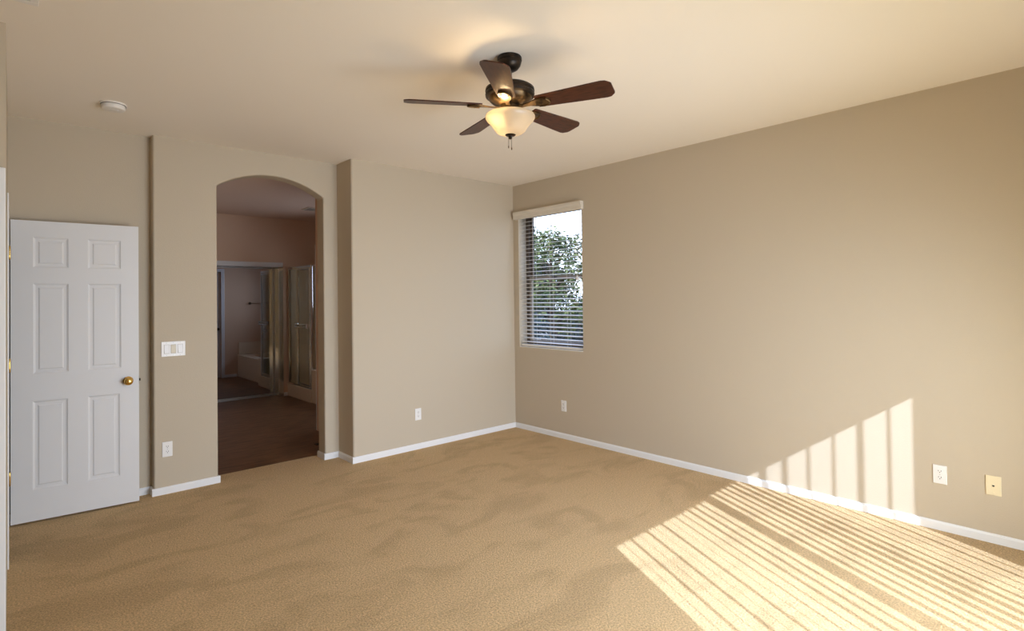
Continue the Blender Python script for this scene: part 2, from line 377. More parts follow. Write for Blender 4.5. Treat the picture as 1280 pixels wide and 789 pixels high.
# ------------------------------------------------------------------ six-panel doors
PANELS = [(.115, .302, 1.727, 1.933), (.411, .603, 1.727, 1.933), (.115, .302, 1.005, 1.617), (.411, .603, 1.005, 1.617), (.112, .298, .222, .818), (.410, .594, .222, .818)]
def make_door(name, loc, rz, label, W=.711, panels=True, knob=True, hinges=True, T=.035):
    root = thing(name, label, 'door', loc, rz, kind='structure')
    Z0, Z1 = .013, 2.044
    mb = MB(); bm = mb.bm
    wall_holes(mb, 1, 0, T, 0, W, Z0, Z1, [p for p in PANELS] if panels else [])
    o = mb.build('door_leaf', M['doorwhite'], root)
    for (x0, x1, z0, z1) in PANELS:
        mb = MB(); bm = mb.bm
        rings = []
        for ins, y in ((0, 0.0005), (.004, .004), (.012, .0075), (.026, .0075), (.034, .003), (.040, .003)):
            rings.append([bm.verts.new((x, y, z)) for x, z in ((x0+ins, z0+ins), (x1-ins, z0+ins), (x1-ins, z1-ins), (x0+ins, z1-ins))])
        for A, B in zip(rings, rings[1:]):
            for i in range(4): bm.faces.new((A[i], A[(i+1) % 4], B[(i+1) % 4], B[i]))
        bm.faces.new(rings[-1])
        bk = [bm.verts.new((x, T-.004, z)) for x, z in ((x0, z0), (x1, z0), (x1, z1), (x0, z1))]
        bm.faces.new(bk[::-1])
        for i in range(4): bm.faces.new((rings[0][i], bk[i], bk[(i+1) % 4], rings[0][(i+1) % 4]))
        mb.build('panel', M['doorwhite'], root)
    if hinges:
        for z in (1.82, 1.07, .32):
            hb = MB(); hb.lathe([(0, -.046), (.004, -.046), (.0065, -.043), (.0065, -.0145), (.0058, -.0143), (.0058, -.0137), (.0065, -.0135), (.0065, .0135), (.0058, .0137), (.0058, .0143), (.0065, .0145), (.0065, .043), (.004, .047), (0, .048)], 14, (-.004, -.006, z))
            hb.box(-.0035, -.0008, -.004, .030, z-.044, z+.044); hb.box(-.020, -.004, -.0045, -.002, z-.044, z+.044)
            hg = hb.build('hinge', M['brass'], root, smooth=True); hg['label'] = 'brass hinge'
    if knob:
        kb = MB(); rx = Matrix.Rotation(PI/2, 4, 'X')   # local z -> -y
        kb.lathe([(0, -.004), (.032, 0), (.032, .004), (.026, .008), (.013, .011), (.011, .030), (.016, .036), (.024, .042), (.0275, .051), (.0265, .060), (.020, .067), (.010, .070), (0, .0705)], 28, (.645, 0, .905), rx)
        ko = kb.build('knob', M['brass'], root, smooth=True); ko['label'] = 'round brass knob'
        lb = MB(); lb.box(W-.001, W+.0015, .006, .030, .877, .933, .0005); lb.prism([(.010, W), (.026, W), (.026, W+.006), (.010, W+.012)], 2, .896, .916)
        for v in lb.bm.verts: pass
        lb2 = MB(); lb2.box(W-.001, W+.0015, .005, .030, .877, .933, .0005); lb2.box(W, W+.011, .010, .024, .897, .917, .003)
        lb.bm.free(); lo = lb2.build('latch', M['bronze'], root); lo['label'] = 'dark latch bolt and plate on the door edge'
        kb = MB(); kb.lathe([(0, -.004), (.032, 0), (.032, .004), (.026, .008), (.013, .011), (.011, .030), (.016, .036), (.024, .042), (.0275, .051), (.0265, .060), (.020, .067), (.010, .070), (0, .0705)], 28, (.645, T, .905), Matrix.Rotation(-PI/2, 4, 'X'))
        kb.build('knob', M['brass'], root, smooth=True)['label'] = 'round brass knob on the far side'
    return root
make_door('door_1', (-4.3125, .283, 0), math.atan2(.2384-.2953, .7078), 'open white six-panel door with brass knob standing before the left wall')

# ------------------------------------------------------------------ bedroom window
win = thing('window_1', 'single hung window with bronze frame behind the white blind', 'window', (0, 0, 0), kind='structure')
y0, y1, z0, z1 = W1
XF = .12
mb = MB(); fw = .045
mb.box(XF, XF+.06, y0, y0+fw, z0, z1); mb.box(XF, XF+.06, y1-fw, y1, z0, z1); mb.box(XF, XF+.06, y0+fw, y1-fw, z1-.028, z1); mb.box(XF, XF+.06, y0+fw, y1-fw, z0, z0+fw)
mb.build('window_frame', M['vinylframe'], win)
zm = 1.69
mb = MB(); s = .032
a0, a1 = y0+fw, y1-fw
mb.box(XF+.032, XF+.055, a0, a0+s, zm, z1-.028); mb.box(XF+.032, XF+.055, a1-s, a1, zm, z1-.028); mb.box(XF+.032, XF+.055, a0+s, a1-s, z1-.05, z1-.028); mb.box(XF+.032, XF+.055, a0+s, a1-s, zm, zm+s)
up = mb.build('upper_sash', M['vinylframe'], win)
MB().box(XF+.042, XF+.046, a0+s, a1-s, zm+s, z1-.05).build('pane', M['glass'], up)
mb = MB()
mb.box(XF+.004, XF+.03, a0, a0+s, z0+fw, zm+.03); mb.box(XF+.004, XF+.03, a1-s, a1, z0+fw, zm+.03); mb.box(XF+.004, XF+.03, a0+s, a1-s, z0+fw, z0+fw+s); mb.box(XF+.004, XF+.03, a0+s, a1-s, zm-.012, zm+.03)
lw = mb.build('lower_sash', M['tanframe'], win)
MB().box(XF+.015, XF+.019, a0+s, a1-s, z0+fw+s, zm-.012).build('pane', M['glass'], lw)
MB().box(XF-.012, XF+.004, -.56, -.50, zm+.008, zm+.026, .003).build('sash_lock', M['vinylframe'], lw)
mb = MB().box(.0, XF, y0, y1, z0-.0, z0+.008)
mb.build('window_sill', M['white'], win)

bl = thing('window_blind', 'white horizontal slat blind with valance covering the bedroom window', 'blind', (0, -.55, 2.40))
def L(o, py=-.55, pz=2.40):      # world mesh -> local of the blind root
    for v in o.data.vertices: v.co -= Vector((0, py, pz))
    return o
mb = MB(); prof = [(-.001, 2.372), (-.040, 2.372), (-.044, 2.380), (-.044, 2.415), (-.048, 2.424), (-.052, 2.436), (-.052, 2.456), (-.001, 2.456)]
bm = mb.bm
A = [bm.verts.new((x, -.045, z)) for x, z in prof]; B = [bm.verts.new((x, -1.047, z)) for x, z in prof]
bm.faces.new(A); bm.faces.new(B[::-1])
for i in range(len(prof)): bm.faces.new((A[i], B[i], B[(i+1) % len(prof)], A[(i+1) % len(prof)]))
L(mb.build('valance', M['valance'], bl))
L(MB().box(.012, .068, y0+.012, y1-.012, 2.402, 2.446, .002).build('head_rail', M['blind'], bl))
mb = MB(); zs = 2.386; tilt = math.radians(9); n_sl = 0
while zs > z0+.055:
    T = Matrix.Translation((.040, 0, zs)) @ Matrix.Rotation(-tilt, 4, 'Y')
    # slat: shallow crowned section extruded along y
    sec = [(-.025, 0), (-.0125, .0016), (0, .0022), (.0125, .0016), (.025, 0), (.025, -.0026), (.0125, -.001), (0, -.0004), (-.0125, -.001), (-.025, -.0026)]
    pa = [mb.bm.verts.new(T @ Vector((x, y0+.014, z))) for x, z in sec]; pb = [mb.bm.verts.new(T @ Vector((x, y1-.014, z))) for x, z in sec]
    mb.bm.faces.new(pa); mb.bm.faces.new(pb[::-1])
    for i in range(10): mb.bm.faces.new((pa[i], pb[i], pb[(i+1) % 10], pa[(i+1) % 10]))
    zs -= .0437; n_sl += 1
L(mb.build('slats', M['blind'], bl))
L(MB().box(.016, .066, y0+.014, y1-.014, z0+.012, z0+.034, .003).build('bottom_rail', M['blind'], bl))
mb = MB()
for yy in (-.30, -.555, -.80):
    for xx in (.0135, .0665): mb.tube([(xx, yy, 2.405), (xx, yy, z0+.03)], .0011, 5)
L(mb.build('ladder_cords', M['cord'], bl))
mb = MB().tube([(.006, -.945, 2.36), (.006, -.945, 1.70)], .0012, 5); mb.tube([(.006, -.962, 2.36), (.006, -.962, 1.69)], .0012, 5)
L(mb.build('pull_cord', M['cord'], bl))
mb = MB().lathe([(0, 0), (.006, .002), (.0085, -.02), (.007, -.04), (0, -.042)], 12, (.006, -.945, 1.70)); mb.lathe([(0, 0), (.006, .002), (.0085, -.02), (.007, -.04), (0, -.042)], 12, (.006, -.962, 1.69))
L(mb.build('tassel', M['plastic'], bl, smooth=True))

# ------------------------------------------------------------------ patio door with vertical blind, behind the viewer
pd = thing('window_3', 'sliding glass patio door behind the viewer, source of the sun stripes', 'patio door', (0, 0, 0), kind='structure')
mb = MB(); f = .05; ya, yb = Y_NEAR-.15, Y_NEAR-.05
mb.box(PX0, PX0+f, ya, yb, 0, PZ); mb.box(PX1-f, PX1, ya, yb, 0, PZ); mb.box(PX0+f, PX1-f, ya, yb, PZ-f, PZ); mb.box(PX0+f, PX1-f, ya, yb, 0, .04)
mb.build('window_frame', M['white'], pd)
pm = (PX0+PX1)/2
for k, (xa, xb, yy) in enumerate(((PX0+f, pm+.02, Y_NEAR-.12), (pm-.02, PX1-f, Y_NEAR-.08))):
    mb = MB(); q = .034
    mb.box(xa, xa+q, yy-.015, yy+.015, .04, PZ-f); mb.box(xb-q, xb, yy-.015, yy+.015, .04, PZ-f); mb.box(xa+q, xb-q, yy-.015, yy+.015, PZ-f-q, PZ-f); mb.box(xa+q, xb-q, yy-.015, yy+.015, .04, .04+q)
    sh = mb.build('sash', M['white'], pd)
    MB().box(xa+q, xb-q, yy-.003, yy+.003, .04+q, PZ-f-q).build('pane', M['glass'], sh)
vb = thing('vertical_blind', 'open vertical blind hanging inside the patio door behind the viewer', 'blind', (pm, Y_NEAR+.06, 0))
MB().box(PX0-pm-.05, PX1-pm+.05, -.03, .03, 2.06, 2.11, .004).build('head_rail', M['vane'], vb)
mb = MB(); x = PX0-pm+.01; rnd = random.Random(3); k_v = 0
while x < PX1-pm:
    k_v += 1
    ang = math.radians(26.6) - math.radians((18 if k_v == 24 else rnd.choice((6, 9, 12))) if x > .65 else rnd.choice((12, 16, 20, 25)) if x > -.1 else (13 if k_v % 2 else 2) if x < -.4 else rnd.choice((7, 15)))
    T = Matrix.Translation((x, 0, 0)) @ Matrix.Rotation(-ang, 4, 'Z')
    mb.box(-.0012, .0012, -.0445, .0445, .03, 2.06, mtx=T)
    x += .083
mb.build('vanes', M['vane'], vb)

# ------------------------------------------------------------------ ceiling fan
FC = Vector((-2.325, -2.487, 0)); ZB = 2.505
fan = thing('ceiling_fan', 'bronze five-blade ceiling fan with lit glass bowl in the middle of the ceiling', 'ceiling fan', (FC.x, FC.y, H))
def zl(z): return z-H
MB().lathe([(0, zl(H)+.0), (.062, 0), (.066, -.006), (.066, -.022), (.062, -.026), (.063, -.032), (.058, -.048), (.046, -.064), (.030, -.074), (.016, -.076), (0, -.076)], 48).build('canopy', M['bronze'], fan, smooth=True)
MB().lathe([(0, -.07), (.012, -.07), (.012, zl(2.625)), (.030, zl(2.62)), (.034, zl(2.608)), (0, zl(2.607))], 24).build('downrod', M['bronze'], fan, smooth=True)
MB().lathe([(0, zl(2.612)), (.085, zl(2.612)), (.118, zl(2.606)), (.130, zl(2.597)), (.132, zl(2.585)), (.127, zl(2.581)), (.127, zl(2.572)), (.132, zl(2.568)), (.130, zl(2.556)), (.118, zl(2.550))], 56).build('motor_housing', M['bronze'], fan, smooth=True)
MB().lathe([(.118, zl(2.551)), (.114, zl(2.546)), (.112, zl(2.538)), (.094, zl(2.522)), (.070, zl(2.514)), (.060, zl(2.508)), (0, zl(2.508))], 56).build('motor_band', M['antique'], fan, smooth=True)
MB().lathe([(0, zl(2.509)), (.052, zl(2.509)), (.056, zl(2.503)), (.056, zl(2.478)), (.050, zl(2.470)), (.050, zl(2.462)), (.066, zl(2.458)), (.066, zl(2.452)), (0, zl(2.452))], 40).build('switch_housing', M['antique'], fan, smooth=True)
prof = [(.129, 2.456), (.1325, 2.449), (.132, 2.440), (.126, 2.429), (.111, 2.414), (.098, 2.399), (.088, 2.384), (.080, 2.372), (.066, 2.360), (.040, 2.352), (.0, 2.350)]
outer = [(r, zl(z)) for r, z in prof]; inner = [(max(r-.004, 0), zl(z)+.003) for r, z in prof][::-1]
MB().lathe(inner + outer, 56).build('lamp_shade', M['bowl'], fan, smooth=True)['label'] = 'glowing cream glass bowl'
MB().lathe([(0, zl(2.356)), (.026, zl(2.355)), (.029, zl(2.350)), (.023, zl(2.345)), (.010, zl(2.344)), (.008, zl(2.338)), (.010, zl(2.333)), (.006, zl(2.328)), (0, zl(2.327))], 28).build('finial', M['bronze'], fan, smooth=True)
for dx, zz in ((-.010, 2.292), (.006, 2.283)):
    p = _r*dx
    mb = MB().tube([(p.x, p.y, zl(2.352)), (p.x, p.y, zl(zz))], .0011, 6); mb.lathe([(0, .004), (.0028, 0), (.003, -.010), (0, -.014)], 10, (p.x, p.y, zl(zz)))
    mb.build('pull_chain', M['antique'], fan, smooth=True)
# blade mesh along +x, pitched
def blade_mesh():
    mb = MB(); bm = mb.bm
    outl = [(.155, .046), (.165, .050), (.30, .058), (.45, .067), (.515, .070), (.535, .066), (.556, .046), (.560, .036)]
    half = outl + [(x, -y) for x, y in outl[::-1]]
    A = [bm.verts.new((x, y, .003)) for x, y in half]; B = [bm.verts.new((x, y, -.003)) for x, y in half]
    bm.faces.new(A); bm.faces.new(B[::-1]); k = len(half)
    for i in range(k): bm.faces.new((A[i], B[i], B[(i+1) % k], A[(i+1) % k]))
    return mb
def iron_mesh():
    mb = MB(); bm = mb.bm
    # arm from hub widening to a rounded plate under the blade, with raised rim
    top = [(.050, .013), (.085, .012), (.115, .014), (.140, .026), (.165, .036), (.195, .038), (.218, .030), (.230, .015)]
    half = top + [(x, -y) for x, y in top[::-1]]
    def zz(x): return -.004 - .004*max(0, (.15-x)/.1)
    A = [bm.verts.new((x, y, zz(x))) for x, y in half]; B = [bm.verts.new((x, y, zz(x)-.006)) for x, y in half]
    bm.faces.new(A); bm.faces.new(B[::-1]); k = len(half)
    for i in range(k): bm.faces.new((A[i], B[i], B[(i+1) % k], A[(i+1) % k]))
    for s in (-1, 1):
        mb.lathe([(0, -.003), (.005, -.003), (.005, 0), (0, 0)], 10, (.185, s*.018, -.010))
    mb.tube([(.228, 0, -.011), (.215, .026, -.011), (.19, .034, -.011), (.16, .030, -.011)], .004, 6); mb.tube([(.228, 0, -.011), (.215, -.026, -.011), (.19, -.034, -.011), (.16, -.030, -.011)], .004, 6)
    return mb
b0 = None
for k in range(5):
    a = math.radians(-140+72*k)
    if b0 is None:
        b0 = blade_mesh().build('blade', M['blade'], fan); i0 = iron_mesh().build('blade_arm', M['antique'], b0, smooth=True, sharp=30); bb_, ii_ = b0, i0
    else:
        bb_ = b0.copy(); COL.objects.link(bb_); bb_.parent = fan
        ii_ = i0.copy(); COL.objects.link(ii_); ii_.parent = bb_
    bb_.matrix_local = Matrix.Translation((0, 0, zl(ZB))) @ Matrix.Rotation(a, 4, 'Z') @ Matrix.Rotation(math.radians(-13), 4, 'X')
for (dx, dy, e) in ((-.078, -.002, 1.0), (.055, .012, .35)):
    ld = bpy.data.lights.new('fan_bulb', 'POINT'); lo = bpy.data.objects.new('fan_bulb', ld); COL.objects.link(lo); lo.parent = fan
    ld.energy = FANLIGHT*e; ld.color = (1, .70, .37); ld.shadow_soft_size = .022; lo.location = (dx, dy, zl(2.430))

# ------------------------------------------------------------------ small things on walls and ceiling
sd = thing('smoke_detector', 'round white smoke detector on the ceiling above the door', 'smoke detector', (-3.815, -.31, H))
MB().lathe([(0, 0), (.074, 0), (.074, -.008), (.070, -.010)], 40).build('mounting_base', M['smoke'], sd, smooth=True)
mb = MB().lathe([(.064, -.010), (.066, -.012), (.066, -.030), (.060, -.038), (.045, -.041), (.018, -.042), (.016, -.044), (0, -.044)], 40)
mb.build('cover', M['smoke'], sd, smooth=True)
MB().lathe([(.067, -.0085), (.0655, -.010), (.0655, -.0125), (.062, -.0125), (.062, -.0085)], 40).build('vent_gap', M['slot'], sd)
MB().lathe([(0, -.043), (.007, -.043), (.007, -.0465), (0, -.047)], 16, (.02, -.02, 0)).build('test_button', M['plastic'], sd, smooth=True)

cv = thing('ceiling_vent', 'beige louvered ceiling vent cut by the top left corner of the photo', 'vent', (-4.42, -1.72, H))
mb = MB(); mb.box(-.20, .20, -.17, -.14, -.012, 0, .003); mb.box(-.20, .20, .14, .17, -.012, 0, .003); mb.box(-.20, -.17, -.14, .14, -.012, 0, .003); mb.box(.17, .20, -.14, .14, -.012, 0, .003)
mb.build('frame', M['smoke'], cv)
mb = MB()
for i in range(9):
    T = Matrix.Translation((0, -.125+.031*i, -.008)) @ Matrix.Rotation(math.radians(35), 4, 'X')
    mb.box(-.172, .172, -.014, .014, -.0008, .0008, mtx=T)
mb.build('louvers', M['smoke'], cv)
MB().box(-.172, .172, -.142, .142, -.002, -.0003).build('duct_opening', M['slot'], cv)

ev = thing('exhaust_vent', 'small tan vent on the bathroom ceiling behind the arch', 'vent', (-1.15, 2.87, H))
mb = MB().box(-.13, .13, -.13, .13, -.014, 0, .005)
mb.build('cover', M['tub'], ev)
mb = MB()
for i in range(7): mb.box(-.10, .10, -.094+.03*i, -.086+.03*i, -.0155, -.013)
mb.build('grille_slots', M['slot'], ev)

def wall_frame(pos, nrm):
    """matrix with local x along the wall (to the viewer's right), local y = out of the wall, z up"""
    y = Vector(nrm); z = Vector((0, 0, 1)); x = y.cross(z)
    m_ = Matrix((x, y, z)).transposed().to_4x4(); m_.translation = Vector(pos); return m_
def outlet(pos, nrm, label, group='white duplex outlets'):
    r = thing('wall_outlet', label, 'outlet', group=group); r.matrix_world = wall_frame(pos, nrm)
    MB().box(-.035, .035, 0, .006, -.0575, .0575, .0025).build('cover_plate', M['plastic'], r)
    for s in (-1, 1):
        mb = MB(); rx = Matrix.Rotation(-PI/2, 4, 'X')
        pts = []
        for i in range(24):
            a = 2*PI*i/24; pts.append((.0165*math.cos(a), max(-.0125, min(.0125, .0165*math.sin(a)))+s*.0195))
        mb.prism(pts, 1, .0055, .0078)
        rc = mb.build('receptacle', M['plastic'], r)
        mb = MB(); zc = s*.0195
        mb.box(-.0078, -.0052, .0074, .0082, zc-.001, zc+.008); mb.box(.0052, .0078, .0074, .0082, zc, zc+.008)
        mb.lathe([(0, 0), (.0028, 0), (.0028, .0008), (0, .0008)], 12, (0, .0082, zc-.006), Matrix.Rotation(PI/2, 4, 'X'))
        mb.build('slots', M['slot'], rc)
    MB().lathe([(0, .0), (.0032, 0), (.0028, .0012), (0, .0014)], 12, (0, .006, 0), Matrix.Rotation(-PI/2, 4, 'X')).build('screw', M['alu'], r)
    return r
outlet((-3.411, DA, .342), (0, -1, 0), 'white duplex outlet low on the wall left of the arch, under the switches')
outlet((-1.318, 0, .342), (0, -1, 0), 'white duplex outlet low on the back wall between jog and window corner')
outlet((0, -.747, .342), (-1, 0, 0), 'white duplex outlet low on the wall below the window')
outlet((0, -3.884, .346), (-1, 0, 0), 'white duplex outlet right of the sunlit wall patch, beside the almond plate')

jk = thing('phone_jack', 'almond phone jack plate low on the wall near the right photo edge', 'wall jack'); jk.matrix_world = wall_frame((0, -4.135, .338), (-1, 0, 0))
MB().box(-.035, .035, 0, .006, -.0575, .0575, .0025).build('cover_plate', M['almond'], jk)
MB().box(-.008, .008, .005, .0075, -.0085, .0065, .0008).build('jack_surround', M['almond'], jk)
mb = MB().box(-.0055, .0055, .0072, .0079, -.004, .003); mb.box(-.0025, .0025, .0072, .0079, -.0065, -.0038)
mb.build('jack_socket', M['slot'], jk)
for s in (-1, 1):
    MB().lathe([(0, 0), (.003, 0), (.0026, .0012), (0, .0014)], 12, (0, .006, s*.042), Matrix.Rotation(-PI/2, 4, 'X')).build('screw', M['almond'], jk)

sw = thing('light_switch', 'white three-gang rocker switch plate on the wall left of the arch', 'light switch'); sw.matrix_world = wall_frame((-3.367, DA, 1.115), (0, -1, 0))
MB().box(-.082, .082, 0, .006, -.058, .058, .0025).build('cover_plate', M['plastic'], sw)
for i, mm in enumerate(('plastic', 'ivory', 'plastic')):
    xc = -.046+.046*i
    T = Matrix.Translation((xc, .006, 0)) @ Matrix.Rotation(math.radians(4 if i != 1 else -4), 4, 'X')
    MB().box(xc-.0182, xc+.0182, .0052, .0063, -.0348, .0348).build('rocker_gap', M['gap'], sw)
    rk = MB().box(-.0165, .0165, -.004, .0045, -.033, .033, .0015, mtx=T).build('rocker', M[mm], sw)
    if i == 1: rk['label'] = 'ivory middle rocker'
    for s in (-1, 1): MB().lathe([(0, 0), (.003, 0), (.0026, .0012), (0, .0014)], 12, (xc, .006, s*.048), Matrix.Rotation(-PI/2, 4, 'X')).build('screw', M['alu'], sw)

# ------------------------------------------------------------------ bathroom
MY = 4.235
md_ = thing('mirrored_closet_door', 'tall mirrored sliding closet door on the far bathroom wall', 'mirror door', (-1.80, MY, 0))
MB().box(-.62, .545, 0, .006, .035, 1.985).build('mirror_glass', M['mirror'], md_)
mb = MB(); mb.box(-.64, -.62, -.004, .02, .02, 2.0, .002); mb.box(.545, .562, -.004, .02, .02, 2.0, .002); mb.box(-.62, .545, -.004, .02, .02, .036); mb.box(-.62, .545, -.004, .02, 1.984, 2.0)
mb.build('frame', M['alu'], md_)
tr = MB(); tr.box(-3.0, -1.2255, B_Y+.14, B_Y+.255, 0, .018, .003)
struct(tr.build('trim_3', M['alu']), 'metal floor track under the mirrored door', 'track')
tr = MB(); tr.box(-3.05, -1.16, B_Y-.014, B_Y+.0, 2.005, 2.075, .003); tr.box(-3.0, -1.2255, B_Y+.0, B_Y+.25, 2.003, 2.03)
struct(tr.build('trim_4', M['white']), 'pale head trim over the mirrored closet door', 'trim')
tr = MB(); tr.box(-1.236, -1.2255, B_Y-.01, B_Y+.25, .0, 2.003); tr.box(-1.2255, -1.16, B_Y-.014, B_Y, .0, 2.005, .002)
struct(tr.build('trim_5', M['chrome']), 'shiny side jamb of the mirrored closet door', 'trim')

# tub with deck, apron, back ledge and end pier
TX, TY0, TY1 = -.985, 1.4805, 3.0
tb = thing('bathtub', 'cream built-in bathtub seen in the closet mirror', 'bathtub', (-.5, 2.24, 0))
def Lt(o, p=(-.5, 2.24, 0)):
    for v in o.data.vertices: v.co -= Vector(p)
    return o
Lt(MB().box(TX, TX+.04, TY0, TY1, 0, .40, .006).build('apron', M['tub'], tb))
mb = MB(); bm = mb.bm
hx0, hx1, hy0, hy1 = TX+.16, -.12, TY0+.20, TY1-.16; cx_, cy_ = (hx0+hx1)/2, (hy0+hy1)/2; NN = 40
def oval(sx, sy, z):
    out = []
    for i in range(NN):
        a = 2*PI*i/NN; ca, sa = math.cos(a), math.sin(a)
        out.append(bm.verts.new((cx_+sx*math.copysign(abs(ca)**.6, ca), cy_+sy*math.copysign(abs(sa)**.6, sa), z)))
    return out
ra, rb_ = (hx1-hx0)/2, (hy1-hy0)/2
def rect_ring(z):
    out = []
    for i in range(NN):
        a = 2*PI*i/NN; ca, sa = math.cos(a), math.sin(a); X0, X1, Y0_, Y1_ = TX-.02, -.021, TY0, TY1
        k = min(((X1-cx_)/ca if ca > 1e-6 else (X0-cx_)/ca if ca < -1e-6 else 9), ((Y1_-cy_)/sa if sa > 1e-6 else (Y0_-cy_)/sa if sa < -1e-6 else 9))
        out.append(bm.verts.new((cx_+k*ca, cy_+k*sa, z)))
    return out
rings = [rect_ring(.40), rect_ring(.43), oval(ra+.01, rb_+.01, .43), oval(ra, rb_, .425), oval(ra-.04, rb_-.05, .25), oval(ra-.08, rb_-.10, .10), oval(ra-.16, rb_-.22, .07)]
for A, B in zip(rings, rings[1:]):
    for i in range(NN): bm.faces.new((A[i], A[(i+1) % NN], B[(i+1) % NN], B[i]))
bm.faces.new(rings[-1])
Lt(mb.build('basin', M['tub'], tb, smooth=True))
Lt(MB().box(TX+.02, -.021, TY0, TY0+.02, .431, .67, .004).build('backsplash', M['tub'], tb))
Lt(MB().box(TX-.10, TX+.09, TY1+.0005, TY1+.155, 0, .48, .008).build('end_pier', M['tub'], tb))

fc = thing('tub_faucet', 'dark chrome tub spout on the wall above the tub, seen in the mirror', 'faucet', (-.47, 1.4802, .885))
MB().lathe([(0, 0), (.036, 0), (.036, .006), (.02, .012), (0, .012)], 24, (0, 0, 0), Matrix.Rotation(-PI/2, 4, 'X')).build('escutcheon', M['chrome'], fc, smooth=True)
MB().tube([(0, .008, 0), (0, .09, .005), (0, .13, -.005), (0, .145, -.035)], [.017, .018, .019, .017], 14).build('spout', M['chrome'], fc, smooth=True)
MB().tube([(0, .03, .01), (0, .045, .05), (.0, .06, .062)], [.008, .008, .012], 10).build('handle', M['chrome'], fc, smooth=True)

tw = thing('towel_bar', 'chrome towel bar on the bluish bathroom wall, seen in the mirror', 'towel bar', (-.45, 1.4802, 1.44))
for s in (-.30, .30):
    mb = MB().lathe([(0, 0), (.026, 0), (.026, .008), (.012, .014), (.011, .06), (0, .062)], 20, (s, 0, 0), Matrix.Rotation(-PI/2, 4, 'X'))
    mb.build('post', M['antique'], tw, smooth=True)
MB().tube([(-.30, .05, 0), (.30, .05, 0)], .009, 12).build('bar', M['chrome'], tw, smooth=True)

# linen door beside the tub wall (left edge of the mirror picture)
tr = MB(); tr.box(-1.28, -1.22, 1.4802, 1.496, 0, 2.12, .003); tr.box(-1.72, -1.66, 1.4802, 1.496, 0, 2.12, .003); tr.box(-1.66, -1.28, 1.4802, 1.496, 2.06, 2.12, .003)
struct(tr.build('trim_6', M['white']), 'door casing seen at the left edge of the mirror', 'door casing')
dr = thing('door_2', 'narrow white closet door seen at the left edge of the mirror', 'door', (-1.47, 1.44, 0), kind='structure')
MB().box(-.186, .186, -.017, .017, .012, 2.055, .003).build('door_leaf', M['doorwhite'], dr)
MB().lathe([(0, 0), (.028, 0), (.028, .004), (.012, .008), (.011, .03), (.024, .042), (.027, .052), (.018, .064), (0, .067)], 24, (.13, .017, .95), Matrix.Rotation(-PI/2, 4, 'X')).build('knob', M['bronze'], dr, smooth=True)

# shower
sh = thing('shower_enclosure', 'chrome framed glass shower in the far right of the bathroom', 'shower', (-1.07, 3.58, 0))
def Ls(o, p=(-1.07, 3.58, 0)):
    for v in o.data.vertices: v.co -= Vector(p)
    return o
SY0, SY1, SXF = 3.156, B_Y-.002, -1.07
Ls(MB().box(SXF-.03, SXF+.09, SY0, SY1, 0, .19, .006).build('curb', M['tub'], sh))
Ls(MB().box(SXF+.09, -.022, SY0, SY1, 0, .06).build('pan', M['tub'], sh))
mb = MB(); mb.box(SXF+.03, -.05, SY1-.012, SY1, .06, 2.02); mb.box(-.05, -.022, SY0, SY1, .06, 2.02); mb.box(-.12, -.05, SY0+.1, SY1-.1, .86, .90, .008)
Ls(mb.build('wall_panel', M['tub'], sh))
mb = MB(); t_ = .014
mb.box(SXF-t_, SXF+t_, SY1-.03, SY1, .19, 2.0, .002); mb.box(SXF-t_, SXF+t_, SY0, SY1-.03, 1.965, 2.0, .002); mb.box(SXF-t_, SXF+t_, SY0, SY1-.03, .19, .215, .002)
mb.box(SXF-t_, SXF+t_, SY0, SY0+.03, .215, 1.965, .002); mb.box(SXF-t_, SXF+t_, 3.66, 3.685, .215, 1.965, .002)
mb.box(SXF+t_, -.051, SY0, SY0+.02, 1.975, 2.0)
Ls(mb.build('frame', M['chrome'], sh))
Ls(MB().box(SXF-.003, SXF+.003, 3.685, SY1-.03, .215, 1.965).build('fixed_panel', M['showerglass'], sh))
Ls(MB().box(SXF+.015, -.051, SY0+.006, SY0+.012, .06, 1.975).build('side_panel', M['showerglass'], sh))
mb = MB(); mb.box(SXF-.024, SXF-.006, 3.62, 3.655, .225, 1.955, .002); mb.box(SXF-.024, SXF-.006, 3.19, 3.215, .225, 1.955, .002); mb.box(SXF-.024, SXF-.006, 3.215, 3.62, .225, .25); mb.box(SXF-.024, SXF-.006, 3.215, 3.62, 1.93, 1.955)
ds = Ls(mb.build('door', M['chrome'], sh))
Ls(MB().box(SXF-.018, SXF-.012, 3.215, 3.62, .25, 1.93).build('pane', M['showerglass'], ds))
mb = MB(); mb.tube([(SXF-.06, 3.20, 1.085), (SXF-.06, 3.63, 1.085)], .010, 10); mb.tube([(SXF-.06, 3.20, 1.125), (SXF-.06, 3.63, 1.125)], .007, 10)
for yy in (3.21, 3.63): mb.box(SXF-.068, SXF-.02, yy-.012, yy+.012, 1.07, 1.14, .004)
Ls(mb.build('handle', M['chrome'], ds, smooth=True))

# frosted bathroom window
wn = thing('window_2', 'small frosted window above the tub', 'window', (0, 0, 0), kind='structure')
mb = MB(); y0, y1, z0, z1 = W2
mb.box(.10, .15, y0, y0+.04, z0, z1); mb.box(.10, .15, y1-.04, y1, z0, z1); mb.box(.10, .15, y0+.04, y1-.04, z0, z0+.04); mb.box(.10, .15, y0+.04, y1-.04, z1-.04, z1)
mb.build('window_frame', M['white'], wn)
MB().box(.122, .128, y0+.04, y1-.04, z0+.04, z1-.04).build('pane', M['frosted'], wn)

